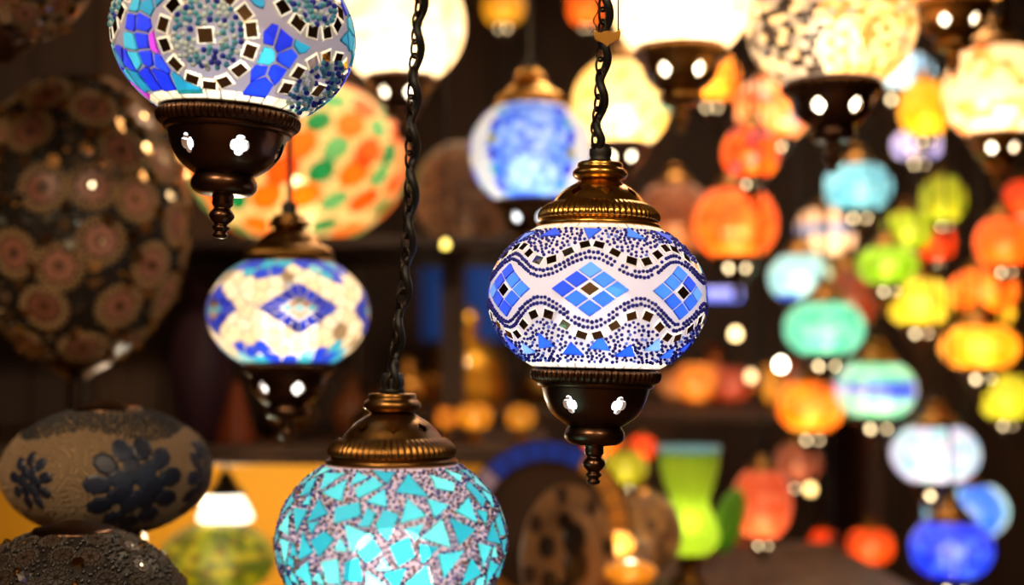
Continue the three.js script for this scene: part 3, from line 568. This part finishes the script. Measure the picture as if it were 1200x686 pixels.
lamp({ px: 1116, py: -50, hw: 80, hh: 54, d: 1.74, L: 0.5, light: WARM, glow: 7, cupMat: M.brassDark, pattern: grid(9, 26, [0xffd23a, 0xf0b020], mixed(1, 1)), label: 'yellow lamp with a heavy ribbed brass cup and finial' });
lamp({ px: 1168, py: 108, hw: 60, hh: 49, d: 2.15, L: 1.0, light: WARM, glow: 10, cupMat: M.brassDark, pattern: grid(9, 24, [0xfff0d0, 0xffc86a, 0xff9a3c], mixed(4, 2, 1)), label: 'cream lamp flecked with orange above a brass cup, beside the ribbed brass cup' });
const LAMPS = [
  // px, py, hw, hh, depth, L, light, palette, pick, label
  [833, 92, 32, 26, 3.08, 0.8, WARM, [0xffb01a, 0xffd23c, 0xff8a10], mixed(2, 2, 1), 'small amber lamp behind the brass-cupped cream lamp'],
  [905, 128, 42, 33, 2.60, 0.8, WARM, [0xffa040, 0xffe0a0, 0xf06a3a, 0xfff0d8, 0x8fa8e0], mixed(3, 2, 2, 2, 1), 'orange, cream and lilac speckled lamp beside the golden beaded lamp'],
  [880, 180, 33, 27, 2.35, 0.6, WARM, [0xff7a18, 0xffb81e, 0x3048c8, 0xe04a10], mixed(4, 3, 1, 2), 'orange mosaic lamp with a few blue pieces'],
  [1050, 86, 42, 20, 2.90, 0.9, COOL, [0xbfe0f4, 0xe6f2f8, 0x90bfe4], mixed(2, 2, 1), 'icy pale blue lamp between the golden lamp and the ribbed brass cup'],
  [1084, 128, 29, 31, 2.47, 0.75, WARM, [0xffdc1e, 0xf6c80c, 0xffe860], mixed(2, 2, 1), 'tall plain lemon yellow lamp under the icy blue lamp'],
  [1075, 170, 28, 15, 3.20, 0.9, COOL, [0xb8b4ee, 0xe6e0f6, 0xffe0c0], mixed(2, 2, 1), 'small lilac lamp under the lemon yellow lamp'],
  [1005, 220, 39, 25, 2.75, 0.7, COOL, [0x7cc8dc, 0xa8dfe8, 0x58b0cc], mixed(2, 2, 1), 'sky blue lamp hanging under the golden beaded lamp'],
  [967, 274, 35, 26, 3.13, 0.95, WARM, [0xffe4cc, 0xfff0e0, 0x5c92ec], (r, i, q) => r === 4 || r === 5 ? 2 : q() < 0.5 ? 0 : 1, 'peach lamp with a blue belt under the sky blue lamp'],
  [1105, 234, 25, 25, 2.90, 0.6, WARM, [0xd6d82a, 0xb9d41e, 0xeae650], mixed(2, 2, 1), 'small yellow-green lamp under the lilac lamp'],
  [1064, 271, 29, 20, 3.10, 0.6, WARM, [0xc4d428, 0xa6c81c, 0xdfe050], mixed(2, 2, 1), 'olive lime lamp touching a small orange lamp'],
  [1097, 284, 20, 19, 3.50, 0.55, WARM, [0xff6a10, 0xf05808], mixed(2, 1), 'small plain orange lamp beside the olive lime lamp'],
  [1040, 311, 35, 20, 2.59, 0.6, WARM, [0x9fce1c, 0xbade3a, 0x86b812], mixed(2, 2, 1), 'grass green lamp above the wide pale yellow lamp'],
  [1077, 354, 38, 25, 2.69, 0.8, WARM, [0xeade3a, 0xf6ec66, 0xdccc20], mixed(2, 2, 1), 'wide pale yellow lamp under the grass green lamp'],
  [1152, 341, 38, 22, 2.80, 0.65, WARM, [0xff9a1c, 0xffb828, 0xff8410], mixed(2, 1, 1), 'wide orange lamp above a small yellow one'],
  [1168, 367, 18, 12, 3.40, 0.9, WARM, [0xf8e22a, 0xffee60], mixed(1, 1), 'tiny yellow lamp tucked under the wide orange lamp'],
  [1148, 407, 44, 23, 2.60, 0.75, WARM, [0xffca12, 0xffb60e, 0xffe040], mixed(2, 2, 1), 'wide amber yellow lamp under the wide orange lamp'],
  [1176, 284, 32, 26, 2.55, 0.55, WARM, [0xff8c18, 0xff7c0c, 0xffa030], mixed(2, 2, 1), 'deep orange lamp under the small orange-red one'],
  [1197, 233, 20, 18, 3.30, 0.55, WARM, [0xf86a18, 0xe8540c], mixed(2, 1), 'small orange-red lamp under the cream lamp with orange flecks'],
  [938, 326, 36, 25, 2.74, 0.75, WHITE, [0xa8dcec, 0xcdeef4, 0xf4dc3c, 0x2c5cd8], (r, i, q, R, C) => r === 0 ? (q() < 0.5 ? 3 : 0) : i > 3 && i < 9 ? 2 : q() < 0.5 ? 0 : 1, 'light blue lamp with a yellow patch under the peach lamp'],
  [966, 385, 46, 29, 2.58, 0.7, WHITE, [0x6fd4c4, 0x9fe6d8, 0x4cbcac], mixed(2, 2, 1), 'sea green lamp under the light blue lamp with a yellow patch'],
  [1026, 457, 46, 30, 2.65, 0.75, WHITE, [0xaee6d0, 0x3a50e4, 0xdccfe8, 0x7fd8b8], (r, i, q) => r > 2 && r < 6 ? ((i + 40) % 8 < 4 ? 1 : q() < 0.5 ? 1 : 2) : q() < 0.5 ? 0 : r % 2 ? 2 : 3, 'mint lamp with a band of blue diamonds'],
  [1178, 465, 30, 24, 2.71, 0.7, WARM, [0xdcdc2c, 0xecec58, 0xc6cc1c], mixed(2, 2, 1), 'lime yellow lamp under the wide amber yellow lamp'],
  [950, 476, 37, 27, 2.80, 0.65, WARM, [0xffb418, 0xff9a10, 0xffd858], mixed(2, 2, 1), 'golden orange lamp under the sea green lamp'],
  [1096, 532, 50, 31, 2.50, 0.55, COOL, [0xc8d2ea, 0xdcd0e6, 0x9cc4ea, 0xa8dcd8], mixed(2, 2, 1, 1), 'milky lilac lamp beside the mint lamp with blue diamonds'],
  [1132, 598, 47, 29, 2.72, 0.75, COOL, [0xb8dce4, 0x3a70d8, 0xe4f2f0, 0x7cb8c8], (r, i, q) => (i % 8 < 3 ? 1 : q() < 0.4 ? 0 : q() < 0.6 ? 2 : 3), 'white and blue lamp between the milky lilac and the cobalt lamp'],
  [1115, 643, 47, 31, 2.36, 0.55, COOL, [0x2250f4, 0x1436e0, 0x4f7cf8], mixed(2, 2, 1), 'cobalt blue lamp hanging just under the white and blue lamp'],
  [862, 262, 48, 38, 2.50, 0.5, WARM, [0xff8c1c, 0xff7410, 0xffb040], mixed(2, 2, 1), 'large glowing orange lamp behind the blue diamond lamp'],
  [790, 256, 44, 38, 2.70, 0.12, WARM, [0xb0683c, 0x98542c, 0xc88450], mixed(2, 2, 1), 'dim red-brown lamp behind the blue diamond lamp'],
  [992, 350, 40, 30, 2.97, 0.14, WARM, [0xb04a24, 0x963c1c], mixed(1, 1), 'dim rust red lamp beside the sea green lamp'],
  [893, 590, 34, 38, 2.26, 0.42, WARM, [0xf08a5c, 0xe87848, 0xf4a07c], mixed(2, 2, 1), 'plump salmon lamp beside the green tulip lamp'],
  [935, 543, 26, 20, 3.00, 0.22, WARM, [0xb86a50, 0xa45a44], mixed(1, 1), 'small dim salmon lamp behind the plump salmon lamp'],
  [590, 8, 24, 20, 3.20, 0.3, WARM, [0xe8c020, 0xc89c18], mixed(1, 1), 'dim mustard lamp above the pale blue mottled lamp'],
  [688, 8, 22, 20, 3.40, 0.5, WARM, [0xff9c14, 0xf08408], mixed(1, 1), 'small orange lamp behind the chain of the blue diamond lamp'],
  [1020, 640, 26, 18, 3.10, 0.35, WARM, [0xff7a10, 0xd85c08], mixed(1, 1), 'small dark orange lamp between the cobalt and the round orange lamp'],
  [965, 635, 14, 13, 3.02, 0.5, WARM, [0xff7408, 0xf46404], mixed(1, 1), 'round orange lamp alone in the dark beside the salmon lamp'],
  [706, 520, 20, 11, 2.90, 0.5, WARM, [0xffa818, 0xff9410], mixed(1, 1), 'flat orange lamp beside the finial of the blue diamond lamp'],
  [752, 525, 14, 12, 3.00, 0.5, WARM, [0xff7c18, 0xff6a10], mixed(1, 1), 'small red-orange lamp beside the green tulip lamp'],
  [733, 548, 25, 17, 2.60, 0.3, WARM, [0xb4b81c, 0xc8c424], mixed(1, 1), 'dim olive lamp behind the finial of the blue diamond lamp'],
  [975, 690, 50, 20, 2.84, 0.35, WARM, [0xff8410, 0xe06a08], mixed(1, 1), 'wide dark orange lamp under the small dark orange one'],
];
const tint = (pal) => new THREE.Color(pal[0]).lerp(new THREE.Color(0xffffff), 0.65).getHex();
for (const [px, py, hw, hh, d, L, light, pal, pick, label] of LAMPS) lamp({ px, py, hw, hh, d, L: L * 1.15, light, glow: 9, bulbColor: [1, 0.76, 0.4], shell: glass(tint(pal), { rough: 0.5, trans: 0.92 }), pattern: grid(9, 26, pal, pick, { stagger: 0, rough: 0.85 }), label, k: hh / hw > 0.85 ? 0.86 : 0.826 });

// ---------------------------------------------------------------- lamp with a white dome under a black shade, in the niche
{
  const d = 2.15, s = d / F, g = thing('shaded_lamp', 'white glowing dome lamp with a black conical top in the yellow niche', 'lamp', at(264, 612, d));
  part('glass_dome', lathe(rounded([[0.01, 0], [24, 0.5], [31, 3], [31, 8], [25, 20], [18, 32], [16, 34]], 24).map(([x, y]) => [x * s, y * s]), 32), glow([1, 0.93, 0.75], 3), g);
  part('shade', lathe([[22, 31], [21, 34], [15, 42], [10, 50], [7, 56], [4, 60], [0.01, 60]].map(([x, y]) => [x * s, y * s]), 32), matte(0x14110f, 0.6), g);
  const top = 1.3597 - g.position.y; part('cord', new THREE.CylinderGeometry(0.003, 0.003, top - 58 * s, 8), M.cordBlack, g).position.y = (top + 56 * s) / 2;
  const P = new THREE.PointLight(new THREE.Color(1, 0.88, 0.62), 0.5, 0, 2); P.position.set(0, 9 * s, 0); P.shadow.radius = 1; P.castShadow = true; g.add(P);
}
lamp({ px: 255, py: 655, hw: 66, hh: 38, k: 0.9, d: 1.95, L: 0.16, cup: false, cap: false, glow: 2, pattern: grid(9, 34, [0xa8b81c, 0xd8d010, 0x6c8414, 0x8a7a1c], mixed(2, 2, 2, 1)), name: 'globe_lamp', label: 'lime and yellow glass globe below the white dome lamp' });

// ---------------------------------------------------------------- plates leaning on the low table
function plate(px, py, rpx, d, turn, label, inner, rimCols, dots) {
  const s = d / F, R = rpx * s, g = thing('plate', label, 'plate', new THREE.Vector3(at(px, py, d).x, 1.16, at(px, py, d).z)), G = new THREE.Group();
  g.rotation.y = turn; g.rotation.order = 'YXZ'; g.rotation.x = -0.08;
  const b = part('dish', lathe([[0.0005, -0.012], [R * 0.62, -0.012], [R * 0.72, -0.004], [R, 0.006], [R, 0.009], [R * 0.7, 0], [R * 0.6, -0.007], [0.0005, -0.007]], 48), inner, g); b.rotation.x = Math.PI / 2; b.position.y = R;
  const n = 24;
  for (let i = 0; i < n; i++) {
    const sh = new THREE.Shape(), a0 = i / n * 6.283, a1 = (i + 0.9) / n * 6.283; sh.moveTo(Math.cos(a0) * R * 0.76, Math.sin(a0) * R * 0.76); sh.lineTo(Math.cos(a0) * R * 0.97, Math.sin(a0) * R * 0.97); sh.lineTo(Math.cos(a1) * R * 0.97, Math.sin(a1) * R * 0.97); sh.lineTo(Math.cos(a1) * R * 0.76, Math.sin(a1) * R * 0.76);
    const m = part('rim_tile', new THREE.ExtrudeGeometry(sh, { depth: 0.004, bevelEnabled: false }), rimCols(i), g); m.position.set(0, R, 0.006);
  }
  for (const [x, y, r] of dots) { const m = part('flower_spot', new THREE.CylinderGeometry(r * R, r * R * 1.1, 0.004, 10), matte(0x241a18, 0.4), g); m.rotation.x = Math.PI / 2; m.position.set(x * R, R + y * R, -0.004); }
}
plate(668, 628, 88, 1.78, 0.86, 'tan plate with dark flower spots standing behind the finial of the blue lamp', matte(0x9c7450, 0.5), (i) => matte(i % 3 ? 0xa07850 : 0x4a3428, 0.45), [[-0.3, 0.2, 0.14], [-0.3, -0.25, 0.14], [0.28, 0.25, 0.22], [0.28, -0.1, 0.22], [0.05, -0.4, 0.15], [0.1, 0.5, 0.12]]);
plate(640, 628, 104, 1.91, 0.25, 'brown plate with blue and lilac rim tiles behind the tan plate', matte(0x3a2418, 0.5), (i) => matte(i > 3 && i < 9 ? 0x1a44d8 : i > 8 && i < 12 ? 0xb4a4d4 : 0xc88a3c, 0.4), []);

// ---------------------------------------------------------------- green tulip lamp, amber lamp and small lights on the low table
{
  const d = 2.2, s = d / F, g = thing('tulip_lamp', 'lime green tulip-shaped glass lamp with a pale blue lip', 'lamp', new THREE.Vector3(at(808, 620, d).x, 1.16, at(808, 620, d).z)), top = (at(800, 525, d).y - 1.16) / s;
  const q = (a) => a.map(([x, y]) => [x * s, (top + y) * s]), green = glass(0xb4d42c, { rough: 0.84 });
  part('glass_body', lathe(q(rounded([[36, -6], [33, -28], [27, -48], [22, -64], [28, -80], [35, -96], [33, -112], [20, -124]], 28)), 40), green, g);
  part('lip', lathe(q([[35, -8], [38, 0], [36, 2], [33, -6]]), 40), glass(0x9cd0e4), g);
  part('foot', lathe([[22 * s, 0], [21 * s, 0.008], [12 * s, 0.016], [13 * s, (top - 126) * s], [20 * s, (top - 123) * s]], 28), M.brassDark, g);
  const leaf = part('leaf', new THREE.SphereGeometry(1, 20, 14), glass(0x8cc81c, { rough: 0.84 }), g); leaf.scale.set(17 * s, 40 * s, 14 * s); leaf.position.set(46 * s, (top - 86) * s, 0); leaf.rotation.z = -0.3;
  const stalk = part('stalk', new THREE.CylinderGeometry(0.004, 0.005, 0.06, 8), M.brassDark, g); stalk.position.set(28 * s, (top - 120) * s, 0); stalk.rotation.z = -0.8;
  part('bulb', new THREE.SphereGeometry(13 * s, 16, 12), glow(WHITE, 8), g).position.y = (top - 88) * s;
  const P = new THREE.PointLight(new THREE.Color(...WHITE), 0.03, 0, 2); P.position.y = (top - 88) * s; P.shadow.radius = 0.8; P.castShadow = true; g.add(P);
}
function standing(px, hw, hh, d, y, L, pal, label, o = {}) {   // small glass globe on a brass foot, on a table top at height y
  const s = d / F, x = at(px, 500, d).x, z = at(px, 500, d).z, foot = o.foot ?? 0.02, cy = y + foot + hh * s, v = new THREE.Vector3(x, cy, z).sub(EYE), yc = v.y * cp + v.z * sp, zc = -v.y * sp + v.z * cp;
  const c = lamp({ px: 600 + x / -zc * F, py: 343 - yc / -zc * F, hw, hh, k: 0.92, d: -zc, L, cup: false, cap: false, glow: o.glow ?? 5, light: WARM, name: 'table_lamp', pattern: grid(7, 22, pal, mixed(...pal.map(() => 1))), label });
  const r = c.G.a * c.G.cosf(hh) * c.s, f = part('foot', lathe([[0.0005, 0], [r * 1.5, 0], [r * 1.4, 0.006], [r * 0.6, 0.012], [r * 0.5, foot * 0.8], [r * 1.05, foot + 0.004]], 24), M.brassDark, c.g); f.position.y = -(cy - y);
  if (o.lid) part('lid', lathe([[r * 1.1, 0], [r * 0.9, 0.006], [r * 0.3, 0.012], [r * 0.22, 0.02], [0.0005, 0.024]], 20), M.brassDark, c.g).position.y = hh * c.s - 0.002;
}
standing(752, 46, 44, 2.05, 1.16, 0.14, [0xa8783c, 0x7c5428, 0xc89648], 'dim amber brown table lamp beside the tan plate', { lid: true, glow: 1.5, foot: 0.045 });
standing(724, 18, 13, 1.88, 1.16, 1.6, [0xffc84a, 0xffe08a], 'tiny bright candle globe in front of the amber brown table lamp', { glow: 12, foot: 0.088 });
standing(738, 30, 12, 1.8, 1.16, 0.5, [0xf0b020, 0xd89818], 'flat yellow glass dish lamp in front of the amber brown table lamp', { foot: 0.065 });
for (const [px, hw, hh, L, pal, label] of [[522, 12, 13, 0.35, [0xf0a81c, 0xd89010], 'small amber lamp at the chain end of the counter row'], [556, 21, 15, 0.4, [0xf4bc1c, 0xe0a010], 'squat yellow lamp on the counter beside the turquoise lamp'], [610, 17, 14, 0.32, [0xeab020, 0xd09818], 'small mustard lamp on the counter end under the blue lamp']]) standing(px, hw, hh, 2.12, 1.385, L, pal, label);
for (const [px, hw, hh, d, L, pal, label] of [[815, 24, 21, 3.3, 0.42, [0xffb030, 0xffc85a, 0xf09020], 'honey yellow table lamp on the back shelf beside the blue lamp'], [858, 24, 18, 3.4, 0.2, [0xd8603c, 0xc04c2c], 'brick red table lamp on the back shelf'], [903, 15, 20, 3.35, 0.5, [0xf0b838, 0xd89c20], 'narrow golden table lamp on the back shelf under the light blue lamp'], [790, 16, 13, 3.7, 0.25, [0xe8a868, 0xd08c50], 'small peach table lamp on the back shelf']]) standing(px, hw, hh, d, 1.40, L, pal, label);

// ---------------------------------------------------------------- brass wares on the shelves
function ware(name, label, category, px, d, y, prof, mat, lidMat, group) {
  const s = d / F, p = at(px, 500, d), g = thing(name, label, category, new THREE.Vector3(p.x, y, p.z), group);
  const cut = prof.split ?? prof.pts.length - 1, P = rounded(prof.pts.slice(0, cut + 1), 24).map(([x, h]) => [x * s, h * s]); part('body', lathe(P, 32), mat, g);
  if (prof.split) part('lid', lathe(rounded(prof.pts.slice(cut), 20).map(([x, h]) => [x * s, h * s]), 32), lidMat ?? mat, g);
  if (prof.handle) { const [hx, hy, r] = prof.handle, t = part('handle', new THREE.TorusGeometry(r * s, 2.2 * s, 8, 20, Math.PI * 1.1), mat, g); t.position.set(hx * s, hy * s, 0); t.rotation.z = -Math.PI / 2; }
  return g;
}
const dome = { pts: [[38, 0], [44, 4], [46, 20], [44, 40], [46, 46], [40, 62], [24, 78], [12, 86], [12, 92], [16, 100], [12, 110], [4, 116], [0.01, 120]], split: 5 };
const pot = { pts: [[14, 0], [22, 4], [28, 18], [24, 32], [14, 40], [10, 46], [13, 50], [8, 56], [0.01, 62]], split: 6, handle: [26, 24, 13] };
const vase = { pts: [[12, 0], [16, 3], [24, 22], [20, 40], [9, 54], [8, 62], [14, 70]] };
const cone = { pts: [[24, 0], [23, 4], [16, 30], [9, 55], [7, 62], [3, 70], [0.01, 71]] };
ware('brass_lantern', 'golden domed brass lantern with a knob in front of the blue cloth', 'lantern', 547, 3.4, 1.40, dome, metal(0xe0a63c, 0.38), metal(0xe8b040, 0.35));
ware('brass_pot', 'brass pot beside the golden domed lantern, behind the chain', 'pot', 476, 3.3, 1.40, pot, metal(0xb07c3a, 0.4));
ware('brass_pot', 'dull brass pot between the golden domed lantern and the brass vase', 'pot', 632, 3.55, 1.40, pot, metal(0x8c6836, 0.45));
ware('brass_vase', 'slim brass vase at the middle of the back shelf', 'vase', 690, 3.6, 1.40, vase, metal(0xa87c3c, 0.4));
ware('brass_vase', 'copper vase at the back shelf beside the honey yellow lamp', 'vase', 838, 3.6, 1.40, vase, metal(0xb06438, 0.4));
ware('brass_pot', 'copper pot at the back shelf beside the narrow golden lamp', 'pot', 930, 3.5, 1.40, pot, metal(0xa85c34, 0.4));
ware('clay_cone', 'rust red clay cone on the counter under the lozenge lamp', 'ornament', 276, 2.15, 1.385, cone, matte(0xa04a20, 0.5));
ware('clay_vase', 'dusky purple vase on the counter behind the lozenge lamp', 'vase', 236, 2.4, 1.385, { pts: [[16, 0], [22, 4], [34, 40], [38, 80], [30, 120], [16, 150], [14, 165], [20, 178]] }, matte(0x5c3c4a, 0.5));
ware('brass_pot', 'tarnished pot on the counter beside the clay cone', 'pot', 330, 2.3, 1.385, pot, metal(0x9a6c34, 0.4));
ware('clay_vase', 'brown vase on the counter behind the turquoise lamp cap', 'vase', 412, 2.35, 1.385, vase, matte(0x8a4c24, 0.5));
ware('brass_pot', 'small dark pot on the counter beside the chain', 'pot', 440, 2.2, 1.385, pot, metal(0x7c5a30, 0.4));
ware('clay_cone', 'terracotta cone on the low table beside the salmon lamp', 'ornament', 880, 2.7, 1.16, cone, matte(0xa8522c, 0.5));

// ---------------------------------------------------------------- blue sign tube and small bare bulbs
{
  const d = 3.6, p = at(846, 345, d), g = thing('blue_light_tube', 'short bright blue light tube behind the blue diamond lamp', 'light', p), s = d / F;
  const t = part('tube', new THREE.CylinderGeometry(7 * s, 7 * s, 44 * s, 16), glow([0.05, 0.18, 1], 1.6), g); t.rotation.z = Math.PI / 2;
  for (const x of [-1, 1]) { const e = part('end_cap', new THREE.CylinderGeometry(8 * s, 8 * s, 5 * s, 16), M.iron, g); e.rotation.z = Math.PI / 2; e.position.x = x * 24 * s; const h = CEIL - p.y; part('hanging_cord', new THREE.CylinderGeometry(0.0015, 0.0015, h, 6), M.cordBlack, g).position.set(x * 24 * s, h / 2, 0); }
  const P = new THREE.PointLight(new THREE.Color(0.1, 0.3, 1), 0.01, 0, 2); P.shadow.radius = 0.7; P.castShadow = true; g.add(P);
}
for (const [px, py, d, col, I, label] of [[915, 428, 2.9, [1, 0.88, 0.66], 22, 'bare bright bulb between the sea green and golden orange lamps'], [862, 392, 3.1, [1, 0.7, 0.3], 8, 'small warm bulb hanging above the brick red table lamp'], [541, 424, 2.9, [1, 0.8, 0.5], 12, 'small bulb hanging in front of the golden domed lantern'], [522, 287, 1.92, [1, 0.75, 0.1], 3, 'tiny yellow bulb under the dim brown speckled globe'], [950, 574, 2.9, [1, 0.66, 0.2], 5, 'tiny amber bulb beside the plump salmon lamp'], [233, 583, 2.2, [1, 0.8, 0.45], 4, 'tiny bulb beside the black conical shade'], [163, 632, 2.25, [1, 0.7, 0.35], 4, 'tiny warm bulb in the niche under the cream globe with navy flowers'], [880, 442, 3.0, [1, 0.6, 0.25], 4, 'tiny amber bulb hanging over the back shelf end']]) {
  const s = d / F, g = thing('small_bulb', label, 'bulb', at(px, py, d));
  part('bulb', lathe(rounded([[0.01, -5.5], [4, -4.5], [5.5, 0], [4, 4], [2.5, 6.5], [2.2, 8]], 16).map(([x, y]) => [x * s, y * s]), 16), glow(col, I), g);
  part('socket', lathe([[3 * s, 6.5 * s], [3.2 * s, 13 * s], [1.2 * s, 15 * s], [0.0005, 15 * s]], 12), M.iron, g);
  cordTo(g, 14 * s, 0.0012, M.cordBlack, px < 300 ? 1.3597 : CEIL + 0.01);
  const P = new THREE.PointLight(new THREE.Color(...col), I * 3.1 * (5 * s) ** 2, 0, 2); P.shadow.radius = 4 * s / 0.02; P.castShadow = true; g.add(P);
}
renderer.render(scene, camera);
